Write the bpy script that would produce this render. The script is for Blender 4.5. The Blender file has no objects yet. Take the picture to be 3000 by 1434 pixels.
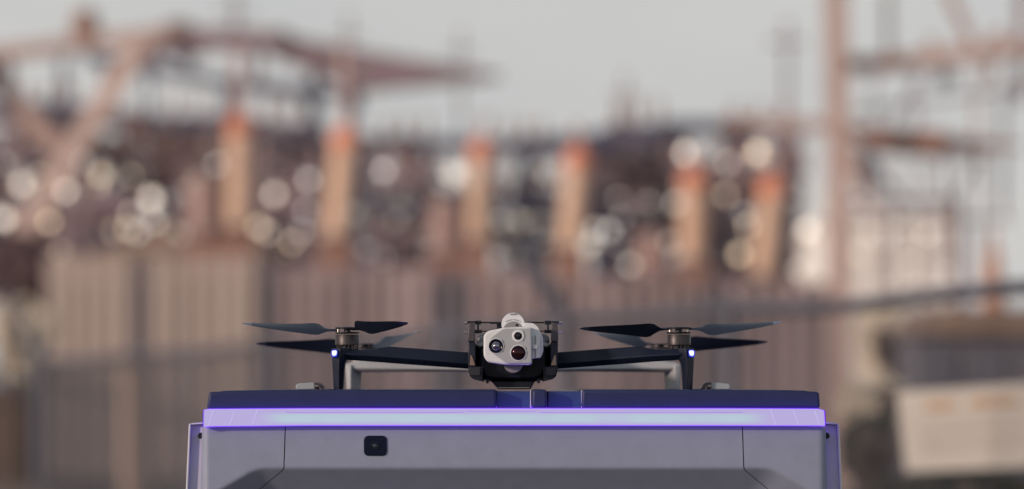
import bpy, math, random
from mathutils import Vector, Matrix
R = math.radians
random.seed(7)
scene = bpy.context.scene
C = scene.collection

# ------------------------------------------------------------------ camera
F = 10725.0          # focal length in photo pixels (photo is 3000 wide)
D0 = 5.5             # camera to drone, metres
HC = 1.55            # camera height = top of the docking station
HOR = 1142.0         # photo row of the horizon
CX = 1503.0          # photo column of the drone's middle
cam_d = bpy.data.cameras.new('camera'); cam = bpy.data.objects.new('camera', cam_d); C.objects.link(cam)
cam.location = (0, -D0, HC); cam.rotation_euler = (R(90), 0, 0)
cam_d.sensor_width = 36; cam_d.lens = F * 36 / 3000
cam_d.shift_y = (HOR - 717) / 3000
cam_d.clip_start = 0.05; cam_d.clip_end = 6000
cam_d.dof.use_dof = True; cam_d.dof.focus_distance = 5.46; cam_d.dof.aperture_fstop = 2.55
cam_d.dof.aperture_blades = 0
scene.camera = cam

# ------------------------------------------------------------------ sky and sun
SUN_EL, SUN_AZ = R(14), R(-126)      # azimuth clockwise from +Y: low sun behind the camera's left shoulder
w = bpy.data.worlds.new('World'); scene.world = w; w.use_nodes = True
nt = w.node_tree; nt.nodes.clear()
o_ = nt.nodes.new('ShaderNodeOutputWorld'); bg = nt.nodes.new('ShaderNodeBackground')
sky = nt.nodes.new('ShaderNodeTexSky'); sky.sky_type = 'NISHITA'; sky.sun_disc = False
sky.sun_elevation = SUN_EL; sky.sun_rotation = SUN_AZ; sky.air_density = 1.0; sky.dust_density = 4.0; sky.ozone_density = 1.5
mixn = nt.nodes.new('ShaderNodeMix'); mixn.data_type = 'RGBA'
# thin high cloud veil, denser towards the horizon, with soft streaks
cln = nt.nodes.new('ShaderNodeTexNoise'); cln.inputs['Scale'].default_value = 5; cln.inputs['Detail'].default_value = 4
clm = nt.nodes.new('ShaderNodeMapping'); clm.inputs['Scale'].default_value = (1, 1, 3.5)
clx = nt.nodes.new('ShaderNodeMix'); clx.data_type = 'RGBA'
clx.inputs[6].default_value = (6.15, 6.15, 6.2, 1); clx.inputs[7].default_value = (7.1, 6.9, 6.75, 1)
clr = nt.nodes.new('ShaderNodeMapRange'); clr.inputs[1].default_value = .35; clr.inputs[2].default_value = .65
nt.links.new(cln.outputs[0], clr.inputs[0]); nt.links.new(clr.outputs[0], clx.inputs[0]); nt.links.new(clx.outputs[2], mixn.inputs[7])
tcw = nt.nodes.new('ShaderNodeTexCoord'); sxw = nt.nodes.new('ShaderNodeSeparateXYZ'); mrw = nt.nodes.new('ShaderNodeMapRange')
nt.links.new(tcw.outputs['Generated'], clm.inputs[0]); nt.links.new(clm.outputs[0], cln.inputs['Vector'])
nt.links.new(tcw.outputs['Generated'], sxw.inputs[0]); nt.links.new(sxw.outputs[2], mrw.inputs[0])
mrw.inputs[1].default_value = 0.05; mrw.inputs[2].default_value = 0.75; mrw.inputs[3].default_value = 0.86; mrw.inputs[4].default_value = 0.25
nt.links.new(mrw.outputs[0], mixn.inputs[0])
nt.links.new(sky.outputs[0], mixn.inputs[6]); nt.links.new(mixn.outputs[2], bg.inputs[0])
bg.inputs[1].default_value = 0.1
nt.links.new(bg.outputs[0], o_.inputs[0])
sd = bpy.data.lights.new('sun', 'SUN'); sd.energy = 2.4; sd.angle = R(3); sd.color = (1.0, 0.77, 0.64)
sun = bpy.data.objects.new('sun', sd); C.objects.link(sun)
dirv = Vector((math.sin(SUN_AZ) * math.cos(SUN_EL), math.cos(SUN_AZ) * math.cos(SUN_EL), math.sin(SUN_EL)))
sun.rotation_euler = dirv.to_track_quat('Z', 'Y').to_euler(); sun.location = (-20, -20, 20)
scene.view_settings.view_transform = 'Standard'; scene.view_settings.look = 'None'
scene.view_settings.gamma = 1; scene.view_settings.exposure = 0.0; scene.view_settings.use_curve_mapping = False
scene.render.engine = 'CYCLES'
scene.cycles.use_denoising = True
scene.cycles.max_bounces = 6

# ------------------------------------------------------------------ helpers
def P(px, py, d):
    return Vector(((px - 1500) * d / F, d - D0, HC + (HOR - py) * d / F))

MATS = {}
def mat(name, col, rough=0.6, metal=0.0, var=0.12, scale=6.0, rand=0.0, bump=0.0, spec=0.5, emit=None, es=0.0, coat=0.0, stretch=None, col2=None):
    if name in MATS: return MATS[name]
    m = bpy.data.materials.new(name); m.use_nodes = True
    t = m.node_tree; b = t.nodes['Principled BSDF']
    b.inputs['Roughness'].default_value = rough; b.inputs['Metallic'].default_value = metal
    b.inputs['Specular IOR Level'].default_value = spec; b.inputs['Coat Weight'].default_value = coat
    tc = t.nodes.new('ShaderNodeTexCoord'); no = t.nodes.new('ShaderNodeTexNoise')
    no.inputs['Scale'].default_value = scale; no.inputs['Detail'].default_value = 5
    src = tc.outputs['Object']
    if stretch:
        mp = t.nodes.new('ShaderNodeMapping'); mp.inputs['Scale'].default_value = stretch
        t.links.new(src, mp.inputs[0]); src = mp.outputs[0]
    t.links.new(src, no.inputs['Vector'])
    mx = t.nodes.new('ShaderNodeMix'); mx.data_type = 'RGBA'
    lo = [c * (1 - var) for c in col]; hi = [min(1, c * (1 + var)) for c in col] if col2 is None else col2
    mx.inputs[6].default_value = (*lo, 1); mx.inputs[7].default_value = (*hi, 1)
    rp = t.nodes.new('ShaderNodeMapRange'); rp.inputs[1].default_value = 0.3; rp.inputs[2].default_value = 0.7
    t.links.new(no.outputs['Fac'], rp.inputs[0]); t.links.new(rp.outputs[0], mx.inputs[0])
    out = mx.outputs[2]
    if rand:
        oi = t.nodes.new('ShaderNodeObjectInfo'); r2 = t.nodes.new('ShaderNodeMapRange')
        r2.inputs[3].default_value = 1 - rand; r2.inputs[4].default_value = 1 + rand
        t.links.new(oi.outputs['Random'], r2.inputs[0])
        hs = t.nodes.new('ShaderNodeHueSaturation'); t.links.new(r2.outputs[0], hs.inputs['Value'])
        t.links.new(out, hs.inputs['Color']); out = hs.outputs[0]
    t.links.new(out, b.inputs['Base Color'])
    if bump:
        n2 = t.nodes.new('ShaderNodeTexNoise'); n2.inputs['Scale'].default_value = 900 if scale > 20 else scale * 12
        t.links.new(tc.outputs['Object'], n2.inputs['Vector'])
        bp = t.nodes.new('ShaderNodeBump'); bp.inputs['Strength'].default_value = bump; bp.inputs['Distance'].default_value = 0.0006 if scale > 20 else 0.01
        t.links.new(n2.outputs['Fac'], bp.inputs['Height']); t.links.new(bp.outputs[0], b.inputs['Normal'])
    if emit:
        b.inputs['Emission Color'].default_value = (*emit, 1); b.inputs['Emission Strength'].default_value = es
    MATS[name] = m
    return m

ORG = {}
def org(o): return ORG.get(o.name, Vector((0, 0, 0))) if o else Vector((0, 0, 0))

def tag(o, label=None, cat=None, group=None, kind=None):
    if label: o['label'] = label
    if cat: o['category'] = cat
    if group: o['group'] = group
    if kind: o['kind'] = kind
    return o

def thing(name, loc, label, cat, group=None):
    o = bpy.data.objects.new(name, None); C.objects.link(o)
    o.location = loc; o.empty_display_size = 0.05; ORG[o.name] = Vector(loc)
    return tag(o, label, cat, group)

class MB:
    """collects shapes in world coordinates, builds one mesh"""
    def __init__(s): s.v = []; s.f = []
    def add(s, vs, fs):
        n = len(s.v); s.v += [Vector(p) for p in vs]; s.f += [tuple(i + n for i in f) for f in fs]; return s
    def box(s, a, b):
        x0, y0, z0 = [min(p, q) for p, q in zip(a, b)]; x1, y1, z1 = [max(p, q) for p, q in zip(a, b)]
        return s.add([(x0,y0,z0),(x1,y0,z0),(x1,y1,z0),(x0,y1,z0),(x0,y0,z1),(x1,y0,z1),(x1,y1,z1),(x0,y1,z1)],
                     [(0,3,2,1),(4,5,6,7),(0,1,5,4),(1,2,6,5),(2,3,7,6),(3,0,4,7)])
    def pbox(s, x0, y0, x1, y1, d0, d1):          # box from photo pixels at depth d0, going back to d1
        a = P(x0, y1, d0); b = P(x1, y0, d0); b.y = d1 - D0
        return s.box(a, b)
    def prism(s, pts, d0, d1, taper=1.0):          # outline in photo pixels, extruded in depth; front outline scaled by taper
        pv = [P(x, y, d0) for x, y in pts]; c = sum(pv, Vector()) / len(pv)
        fr = [c + (p - c) * taper for p in pv]
        bk = [Vector((p.x, d1 - D0, p.z)) for p in pv]; n = len(pv)
        area = sum(pts[i][0] * pts[(i+1) % n][1] - pts[(i+1) % n][0] * pts[i][1] for i in range(n))
        fs = [tuple(range(n)), tuple(range(2*n-1, n-1, -1))] + [(i, n+i, n+(i+1) % n, (i+1) % n) for i in range(n)]
        if area > 0: fs = [tuple(reversed(f)) for f in fs]
        return s.add(fr + bk, fs)
    def loft(s, secs, cap=True):
        k = len(secs[0]); vs = [p for q in secs for p in q]; fs = []
        for i in range(len(secs) - 1):
            for j in range(k):
                fs.append((i*k+j, i*k+(j+1) % k, (i+1)*k+(j+1) % k, (i+1)*k+j))
        if cap: fs += [tuple(range(k-1, -1, -1)), tuple(range((len(secs)-1)*k, len(secs)*k))]
        return s.add(vs, fs)
    def lathe(s, c, prof, axis='z', n=32, ax=None):   # prof: (radius, height along axis)
        A = Vector(ax).normalized() if ax else Vector({'z': (0,0,1), 'y': (0,-1,0), 'x': (1,0,0)}[axis])
        U = A.orthogonal().normalized(); V = A.cross(U)
        secs = [[Vector(c) + A*h + (U*math.cos(2*math.pi*j/n) + V*math.sin(2*math.pi*j/n))*max(r, 1e-5) for j in range(n)] for r, h in prof]
        return s.loft(secs)
    def bar(s, a, b, wd, dp=None):                  # rectangular bar from a to b; wd seen from the front, dp in depth
        a = Vector(a); b = Vector(b); t = (b - a).normalized(); dp = dp or wd
        yv = Vector((0, 1, 0)); 
        if abs(t.dot(yv)) > 0.95: yv = Vector((1, 0, 0))
        sv = t.cross(yv).normalized(); yv = sv.cross(t).normalized()
        q = lambda p: [p - sv*wd/2 - yv*dp/2, p + sv*wd/2 - yv*dp/2, p + sv*wd/2 + yv*dp/2, p - sv*wd/2 + yv*dp/2]
        return s.loft([q(a), q(b)])
    def tube(s, a, b, r, n=10):
        a = Vector(a); b = Vector(b)
        return s.lathe(a, [(r, 0), (r, (b-a).length)], ax=(b-a), n=n)
    def build(s, name, m, parent=None, smooth=None, bevel=0.0, seg=2):
        o3 = org(parent)
        me = bpy.data.meshes.new(name); me.from_pydata([p - o3 for p in s.v], [], s.f); me.update()
        import bmesh
        bm = bmesh.new(); bm.from_mesh(me); bmesh.ops.recalc_face_normals(bm, faces=bm.faces); bm.to_mesh(me); bm.free()
        me.materials.append(m)
        o = bpy.data.objects.new(name, me); C.objects.link(o)
        if parent: o.parent = parent; ORG[o.name] = o3
        if smooth:
            me.shade_smooth(); me.set_sharp_from_angle(angle=R(smooth))
        if bevel:
            bv = o.modifiers.new('bevel', 'BEVEL'); bv.width = bevel; bv.segments = seg; bv.limit_method = 'ANGLE'; bv.angle_limit = R(35)
            me.shade_smooth(); me.set_sharp_from_angle(angle=R(50)) if not smooth else None
        return o

def rrect(x0, y0, x1, y1, r, n=5):
    pts = []
    for cx, cy, a0 in ((x1-r, y0+r, -90), (x1-r, y1-r, 0), (x0+r, y1-r, 90), (x0+r, y0+r, 180)):
        for k in range(n+1):
            a = R(a0 + 90*k/n); pts.append((cx + r*math.cos(a), cy + r*math.sin(a)))
    return pts
def rpoly(pts, r, n=4):                            # round the corners of a polygon
    out = []; N = len(pts)
    rs = r if isinstance(r, (list, tuple)) else [r]*N
    for i in range(N):
        p = Vector(pts[i]); a = Vector(pts[i-1]) - p; b = Vector(pts[(i+1) % N]) - p
        rr = min(rs[i], a.length*.45, b.length*.45)
        p0 = p + a.normalized()*rr; p1 = p + b.normalized()*rr
        for k in range(n+1):
            t = k/n; q = p0*(1-t)**2 + p*2*t*(1-t) + p1*t*t; out.append((q.x, q.y))
    return out
def mir(pts): return [(2*CX - x, y) for x, y in pts]

# ------------------------------------------------------------------ setting: ground
m_gravel = mat('gravel', (0.17, 0.14, 0.12), 0.95, var=0.3, scale=3, bump=0.5)
g = MB().add([(-900, -60, 0), (900, -60, 0), (900, 2500, 0), (-900, 2500, 0)], [(0, 1, 2, 3)]).build('ground', m_gravel)
tag(g, 'brown gravel yard ground', None, kind='structure')

# ================================================================== BACKGROUND
# ---- plank wall behind the fence
m_board = mat('wall_board', (0.34, 0.27, 0.28), 0.8, var=0.2, scale=1.2, rand=0.28, stretch=(6, 6, 0.6))
m_boardL = mat('wall_board_lit', (0.43, 0.355, 0.325), 0.8, var=0.15, scale=1.2, rand=0.12, stretch=(6, 6, 0.6))  # lighter board copy: brighter light on the left section put into colour
m_boardD = mat('wall_board_slate', (0.13, 0.12, 0.145), 0.8, var=0.2, scale=1.2, rand=0.15, stretch=(6, 6, 0.6))
m_wframe = mat('wall_frame', (0.07, 0.055, 0.06), 0.8)
WD = 65.0
wall = thing('plank_wall', (P(1300, HOR, WD).x, WD - D0, 0), 'long tan vertical plank wall behind the chain link fence', 'wall')
def wall_top(x):
    if x < 780: return 752
    if x < 1500: return 775 + (x-780)*0.02
    return 800 + (x-1500)*0.035
bw = 54.0
units = []
for m_ in (m_board, m_boardL, m_boardD):
    unit = bpy.data.meshes.new('board'); q = MB().box((-.5, -.5, 0), (.5, .5, 1)); unit.from_pydata(q.v, [], q.f); unit.materials.append(m_); units.append(unit)
x = 132; k = 0
while x < 2482:
    bw = random.uniform(46, 64)
    dark = (750 < x < 805) or (1240 < x < 1345) or (350 < x < 400) or (2060 < x < 2110)
    o = bpy.data.objects.new('board', units[2 if dark else 1 if x < 740 else 0]); C.objects.link(o); o.parent = wall
    top = P(0, wall_top(x) + random.uniform(-4, 4), WD).z
    wd = (bw - (8 if x < 740 else 13)) * WD / F
    off = random.uniform(-.02, .02)
    o.location = (P(x + bw/2, 0, WD).x - wall.location.x, off, 0); o.scale = (wd, 0.05, top)
    x += bw
MB().box((P(132, 0, WD).x, WD-D0+.24, 0), (P(2482, 0, WD).x, WD-D0+.30, P(0, 830, WD).z)).build('backing_sheet', m_wframe, wall)
for zz in (0.5, 2.0, 3.2):
    MB().box((P(132, 0, WD).x, WD-D0+.03, zz), (P(2482, 0, WD).x, WD-D0+.12, zz+.1)).build('cross_rail', m_wframe, wall)

# ---- shed roof rising behind the wall's left end
m_tanroof = mat('tan_roof', (0.40, 0.25, 0.17), 0.7, var=0.2, scale=.6)
m_tanwall = mat('tan_shed_wall', (0.34, 0.24, 0.18), 0.8)
sh = thing('site_shed', (P(500, HOR, 72).x, 72-D0, 0), 'tan shed with low pitched roof rising behind the left end of the plank wall', 'shed')
MB().prism([(250, 770), (790, 770), (790, 1142+222), (250, 1142+222)], 70, 76).build('wall', m_tanwall, sh)
a = [P(x_, y_, 69.5) for x_, y_ in ((225, 778), (815, 762))]; b = [P(x_, y_, 77) for x_, y_ in ((470, 690), (720, 694))]
t_ = Vector((0, 0, .12))
MB().loft([[a[0], a[1], a[1]+t_, a[0]+t_], [b[0], b[1], b[1]+t_, b[0]+t_]]).build('roof', m_tanroof, sh)

# ---- insulator columns: orange cap, peach ribbed body
m_peach = mat('peach_porcelain', (0.80, 0.58, 0.44), 0.45, var=0.1, scale=2, rand=.1)
m_orange = mat('orange_cap', (0.72, 0.26, 0.155), 0.5, var=0.1, scale=2, rand=.15)
m_pink = mat('pink_porcelain', (0.56, 0.42, 0.40), 0.5, var=0.1, scale=2)
m_rust = mat('rust_steel', (0.27, 0.15, 0.115), 0.8, var=0.35, scale=1.5)
m_navy = mat('navy_steel', (0.085, 0.088, 0.135), 0.6, var=0.25, scale=1)  # dark tone lightened so the colour carries haze over the yard
m_plum = mat('plum_steel', (0.235, 0.175, 0.20), 0.7, var=0.3, scale=.7)
m_tan = mat('tan_steel', (0.49, 0.365, 0.335), 0.65, var=0.15, scale=.8)
def column(top, bot, rpx, d, body, cap, label, group, capfrac=.22, name='insulator_column', ground=True):
    a = P(*bot, d); b = P(*top, d); ax = (b-a); L = ax.length; r = rpx * d / F
    t = thing(name, (a.x, a.y, 0), label, 'insulator', group)
    prof = [(r*.72, 0)]; n = 11; H = L*(1-capfrac)
    for i in range(n):
        h0 = H*i/n; st = H/n
        prof += [(r*.78, h0 + st*.1), (r, h0 + st*.35), (r*.98, h0 + st*.45), (r*.78, h0 + st*.9)]
    prof += [(r*.72, H)]
    MB().lathe(a, prof, ax=ax, n=16).build('body', body, t, smooth=40)
    c0 = a + ax.normalized()*H
    MB().lathe(c0, [(r*.98, 0), (r*.98, L*capfrac*.62), (r*.6, L*capfrac*.8), (r*.22, L*capfrac*.85), (r*.2, L*capfrac*1.05)], ax=ax, n=16).build('cap', cap, t, smooth=40)
    if cap is m_orange:
        e = b + ax.normalized()*L*.02
        MB().tube(e, e + Vector((random.uniform(-.1, .25), .6, random.uniform(.9, 1.5) if top[0] < 1100 else .35)), r*.3, 8).build('conductor', m_tan, t, smooth=40)
    MB().box((a.x-r*1.2, a.y-r*1.2, 0.0), (a.x+r*1.2, a.y+r*1.2, a.z-.06)).build('plinth', m_rust, t)
    MB().lathe(a - Vector((0,0,.06)), [(r*1.1, 0), (r*1.1, .06)], n=16).build('base_flange', m_navy, t)
    return t
ICOL = [((703, 318), (697, 668), 40), ((1017, 362), (985, 696), 43), ((1412, 400), (1398, 708), 38),
        ((1697, 424), (1668, 728), 40), ((2034, 490), (2028, 765), 44), ((2268, 508), (2236, 812), 40)]
ORDN = ['tallest orange capped peach insulator column, leftmost of the six', 'orange capped peach insulator column leaning right, second of six from the left',
        'orange capped peach insulator column just left of the picture middle, third of six', 'leaning orange capped peach insulator column, fourth of six, right of the drone camera',
        'broad orange capped peach insulator column, fifth of six from the left', 'orange capped peach insulator column nearest the tall tan post, last of six']
for (tp, bt, rr), lb in zip(ICOL, ORDN):
    column(tp, bt, rr, 66.0, m_peach, m_orange, lb, 'orange capped insulator columns')
for (tp, bt, rr), lb in zip([((592, 520), (594, 690), 44), ((1300, 585), (1300, 740), 45), ((1912, 680), (1912, 810), 48)],
        ['short pale pink insulator beside the leftmost orange capped column', 'short pale pink insulator left of the third orange capped column', 'short pale pink insulator left of the fifth orange capped column']):
    column(tp, bt, rr, 66.1, m_pink, m_pink, lb, 'short pink insulators', .12, 'support_insulator')

# ---- left gantry: crossing braces, tan top beam, dark tapering girder
GD = 67.0
def pb(mb, a, b, wpx, d, dp=.3): return mb.bar(P(*a, d), P(*b, d), wpx*d/F, dp)
gan = thing('steel_gantry', (P(150, HOR, GD).x, GD-D0, 0), 'tan steel gantry with crossing braces at the left edge', 'gantry')
m_litsteel = mat('lit_steel', (0.60, 0.46, 0.42), 0.65, var=0.12, scale=.8)  # tan steel lightened, sunlight on the long brace put into the colour
pb(MB(), (415, 120), (-60, 890), 58, GD, .35).build('long_brace', m_litsteel, gan)
pb(MB(), (-50, 195), (172, 440), 56, GD+.5, .3).build('short_brace', m_tan, gan)
pb(MB(), (-120, 172), (505, 98), 40, GD+.2, .4).build('top_beam', m_tan, gan)
pb(MB(), (-90, 100), (-90, 1500), 60, GD).build('post', m_tan, gan)
pb(MB(), (-120, 352), (420, 348), 22, GD+1).build('lower_beam', m_plum, gan)
for xx in (20,):
    pb(MB(), (xx, 160 - xx*.1), (xx+8, 340), 26, GD+1).build('strut', m_plum, gan)

gir = thing('lattice_girder', (P(900, HOR, 76).x, 76-D0, 0), 'long dark lattice girder tapering to a point towards the picture middle', 'girder')
pb(MB(), (480, 112), (830, 122), 62, 76).build('top_chord', m_plum, gir)
MB().prism([(800, 96), (1090, 152), (1465, 214), (1465, 224), (1240, 248), (1040, 268), (960, 225), (800, 165)], 76, 76.6).build('tapered_chord', m_plum, gir)
pb(MB(), (250, 168), (700, 248), 30, 76.2).build('middle_chord', m_navy, gir)
pb(MB(), (700, 250), (1010, 280), 36, 76.2).build('middle_chord', m_navy, gir)
pb(MB(), (-60, 318), (330, 348), 36, 76.2).build('bottom_chord', m_navy, gir)
pb(MB(), (330, 356), (720, 374), 40, 76.2).build('bottom_chord', m_navy, gir)
pb(MB(), (700, 395), (940, 385), 36, 76.2).build('bottom_chord', m_navy, gir)
for x0, y0, x1, y1, ww in ((545, 105, 552, 215, 24), (760, 110, 752, 265, 22), (930, 160, 912, 330, 34), (1040, 260, 1030, 420, 20), (905, 290, 945, 420, 34), (470, 110, 440, 215, 40), (185, 170, 186, 325, 18), (312, 185, 314, 335, 16), (438, 200, 434, 350, 16), (668, 245, 664, 350, 26), (1045, 255, 1050, 330, 26)):
    pb(MB(), (x0, y0), (x1, y1), ww, 76.4).build('strut', m_navy if y1 > 300 else m_plum, gir)
for pl in ([(820, 250), (1000, 262), (1000, 290), (905, 296), (820, 276)], [(490, 130), (600, 130), (600, 160), (540, 178), (490, 168)],
           [(90, 292), (300, 312), (480, 342), (660, 344), (660, 384), (300, 372), (90, 330)], [(700, 375), (910, 368), (900, 410), (700, 412)]):
    MB().prism(pl, 76.0, 76.06).build('gusset_plate', m_navy, gir)
for xx in (180, 545, 880):
    pb(MB(), (xx, 345 if xx < 600 else 400), (xx, 1500), 36, 76.8).build('post', m_plum, gir)

# knobs and masts on the gantry
m_brown = mat('brown_porcelain', (0.33, 0.19, 0.14), 0.5, var=0.15)
def pot(px, py0, py1, rpx, d, label, nm='pin_insulator'):
    a = P(px, py1, d); r = rpx*d/F; L = (py1-py0)*d/F
    t = thing(nm, a, label, 'insulator', 'brown knobs along the gantry top')
    MB().lathe(a, [(r*.35, 0), (r*.4, L*.25), (r*.95, L*.32), (r, L*.55), (r*.7, L*.62), (r*.85, L*.72), (r*.6, L*.95), (r*.1, L)], n=16).build('body', m_brown, t, smooth=40)
    MB().lathe(a - Vector((0,0,.05)), [(r*.6, 0), (r*.6, .07)], n=12).build('foot', m_plum, t)
pot(250, 25, 142, 46, 67.2, 'large brown knob insulator standing on the tan beam at upper left')
pot(522, 62, 100, 50, 67.2, 'low brown knob insulator where the tan beam meets the dark girder')
pot(808, 88, 122, 50, 76.2, 'low brown knob insulator on the dark girder above the first orange cap')
def mast(px, py0, d, wpx, label, base=1500):
    t = thing('mast', (P(px, 0, d).x, d-D0, 0), label, 'mast', 'thin masts against the sky')
    a = Vector((P(px, 0, d).x, d-D0, 0)); b = P(px, py0, d); r = wpx*d/F/2
    MB().lathe(a, [(r*1.6, 0), (r, (b-a).length*.6), (r*.6, (b-a).length)], n=10).build('pole', m_plum, t, smooth=40)
    MB().bar(b - Vector((r*5, 0, .5)), b + Vector((r*5, 0, -.5)), r, r).build('cross_arm', m_plum, t)
mast(690, -30, 84, 20, 'thin mast rising behind the left end of the dark girder')
mast(1022, 40, 84, 16, 'thin mast above the second orange capped column')
mast(1350, 85, 84, 15, 'thin mast standing near the pointed tip of the dark girder')
mast(1832, 215, 84, 16, 'thin mast left of the fifth orange capped column')
mast(2305, 60, 84, 22, 'pale thin mast just left of the tall tan post')

# ---- middle girders and braces
mg = thing('cross_girder', (P(1400, HOR, 82).x, 82-D0, 0), 'dark navy cross girder running behind the middle orange caps', 'girder')
MB().prism([(1050, 396), (1250, 402), (1480, 408), (1760, 385), (1960, 352), (2230, 350), (2230, 385), (2000, 400), (1760, 450), (1480, 452), (1250, 440), (1050, 418)], 82, 82.5).build('upper_beam', m_navy, mg)
pb(MB(), (1040, 600), (1760, 605), 40, 82.3).build('lower_beam', m_navy, mg)
for a_, b_, ww, mm in (((1245, 420), (1150, 590), 44, m_plum), ((1080, 430), (1180, 600), 40, m_plum), ((1740, 430), (1800, 640), 90, m_plum), ((1985, 380), (1995, 520), 40, m_plum), ((2190, 400), (2080, 640), 60, m_plum), ((1530, 420), (1525, 610), 16, m_navy)):
    pb(MB(), a_, b_, ww, 82.6).build('brace', mm, mg)
for xx in (1060, 1545, 1790):
    pb(MB(), (xx, 440), (xx, 1480), 44, 82.8).build('post', m_navy, mg)

# ---- lattice busbar frames standing through the yard
m_mauve = mat('mauve_steel', (0.34, 0.26, 0.27), .7, var=.2, scale=.8)
FRL = ['lattice busbar tower at the far left behind the crossing braces', 'lattice busbar tower left of the tallest orange capped column', 'lattice busbar tower between the first two orange capped columns',
       'lattice busbar tower between the second and third orange capped columns', 'lattice busbar tower between the third and fourth orange capped columns', 'lattice busbar tower between the fourth and fifth orange capped columns', 'lattice busbar tower around the last orange capped column']
for (x0, x1, y0, d), lb in zip(((40, 240, 330, 84), (400, 620, 350, 86), (760, 930, 360, 83), (1100, 1280, 430, 86), (1470, 1610, 440, 85), (1780, 1960, 380, 84), (2120, 2330, 390, 85)), FRL):
    t = thing('busbar_tower', (P((x0+x1)/2, 0, d).x, d-D0, 0), lb, 'steel tower', 'lattice busbar towers in the yard')
    for xx in (x0, x1): pb(MB(), (xx, y0), (xx, 1142+190), 20, d).build('leg', m_mauve, t)
    n_ = 4; hh = (760-y0)/n_
    for i in range(n_):
        ya = y0 + i*hh
        pb(MB(), (x0-30, ya+4), (x1+30, ya+random.uniform(-6, 10)), random.choice((14, 20, 26)), d+.1).build('cross_bar', random.choice((m_mauve, m_navy, m_plum)), t)
        pb(MB(), (x0, ya) if i % 2 else (x1, ya), (x1, ya+hh) if i % 2 else (x0, ya+hh), 13, d-.1).build('diagonal', m_mauve, t)
    for k_ in range(3):
        xx = x0 + (x1-x0)*(k_+.5)/3; a = P(xx, y0, d); r_ = 11*d/F
        MB().lathe(a, [(r_*.5, 0)] + [q_ for i in range(5) for q_ in ((r_, .08+.12*i), (r_*.5, .14+.12*i))] + [(r_*.3, .75)], n=10).build('bus_insulator', m_brown, t)

# ---- power transformers: dark tanks with radiator fins and a conservator drum
def transformer(x0, x1, ytop, d, label):
    t = thing('power_transformer', (P((x0+x1)/2, 0, d).x, d-D0, 0), label, 'transformer', 'dark transformers behind the wall')
    a = P(x0, ytop, d); b = P(x1, ytop, d)
    MB().box((a.x, d-D0, 0), (b.x, d-D0+2.5, a.z)).build('tank', m_navy, t, bevel=.05)
    MB().box((a.x-.1, d-D0-.1, a.z+.01), (b.x+.1, d-D0+2.6, a.z+.13)).build('lid', m_plum, t)
    n = 7
    for i in range(n):
        xx = a.x + (b.x-a.x)*(i+.5)/n
        MB().box((xx-.04, d-D0-.5, .5), (xx+.04, d-D0-.02, a.z-.25)).build('radiator_fin', m_plum, t)
    c = Vector((a.x+.3, d-D0+1.2, a.z+.75))
    MB().lathe(c, [(.2, -.05), (.42, 0), (.42, (b.x-a.x)*.55), (.2, (b.x-a.x)*.55+.05)], axis='x', n=18).build('conservator', m_plum, t, smooth=40)
    for s_ in (.15, .45):
        p = c + Vector(((b.x-a.x)*s_, 0, -.65)); MB().box(p - Vector((.06, .1, 0)), p + Vector((.06, .1, .4))).build('saddle', m_plum, t)
transformer(165, 560, 690, 88, 'dark transformer tank behind the crossing tan braces')
transformer(740, 960, 680, 88, 'dark transformer tank between the first two orange capped columns')
transformer(1060, 1240, 700, 88, 'dark transformer tank left of the third orange capped column')
transformer(1740, 1960, 700, 88, 'dark transformer tank left of the fifth orange capped column')
transformer(2080, 2240, 700, 88, 'dark transformer tank between the last two orange capped columns')

# ---- trees behind the yard: leafy crowns with gaps where the sky shows
m_leafA = mat('autumn_leaf', (0.14, 0.085, 0.09), 0.8, var=0.4, scale=.3, col2=(0.36, 0.21, 0.16))  # leaf tones lifted to stand in for haze
m_leafB = mat('hazed_leaf', (0.075, 0.06, 0.085), 0.8, var=0.3, scale=.25, col2=(0.24, 0.15, 0.15))  # dark leaf tones also lifted in place of haze
m_leafG = mat('green_leaf', (0.03, 0.04, 0.03), 0.8, var=0.4, scale=.6, col2=(0.07, 0.075, 0.05))
m_leafC = mat('dry_leaf', (0.80, 0.72, 0.60), 0.8, var=0.2, scale=2)
m_trunk = mat('bark', (0.09, 0.065, 0.055), 0.9, var=.3, scale=3)
HOLES = [(h[0]*1.165, h[1]*1.165, h[2]*1.165) for h in [
 (60,205,60),(130,205,40),(210,215,52),(320,230,52),(440,225,62),(540,230,62),(635,235,45),(730,290,45),(680,285,35),(840,285,42),(965,430,40),(1145,440,48),(1285,440,48),
 (1375,440,44),(1725,385,44),(1820,410,36),(1905,385,46),(690,490,36),(770,530,26),(255,440,34),(165,480,42),(55,465,42),(330,445,26),(380,500,38),(285,580,24),
 (345,585,26),(735,610,27),(905,545,30),(995,555,32),(1545,500,30),(1630,510,24),(1880,570,32),(2030,580,44),(965,650,34),(1080,640,30),(1255,650,30),(1290,570,42),
 (1380,590,34),(1490,610,34),(1555,610,24),(1705,510,34),(2010,680,34),(5,550,34),(540,415,26),(530,490,22),(455,590,22),(1930,330,40)]]
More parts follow.
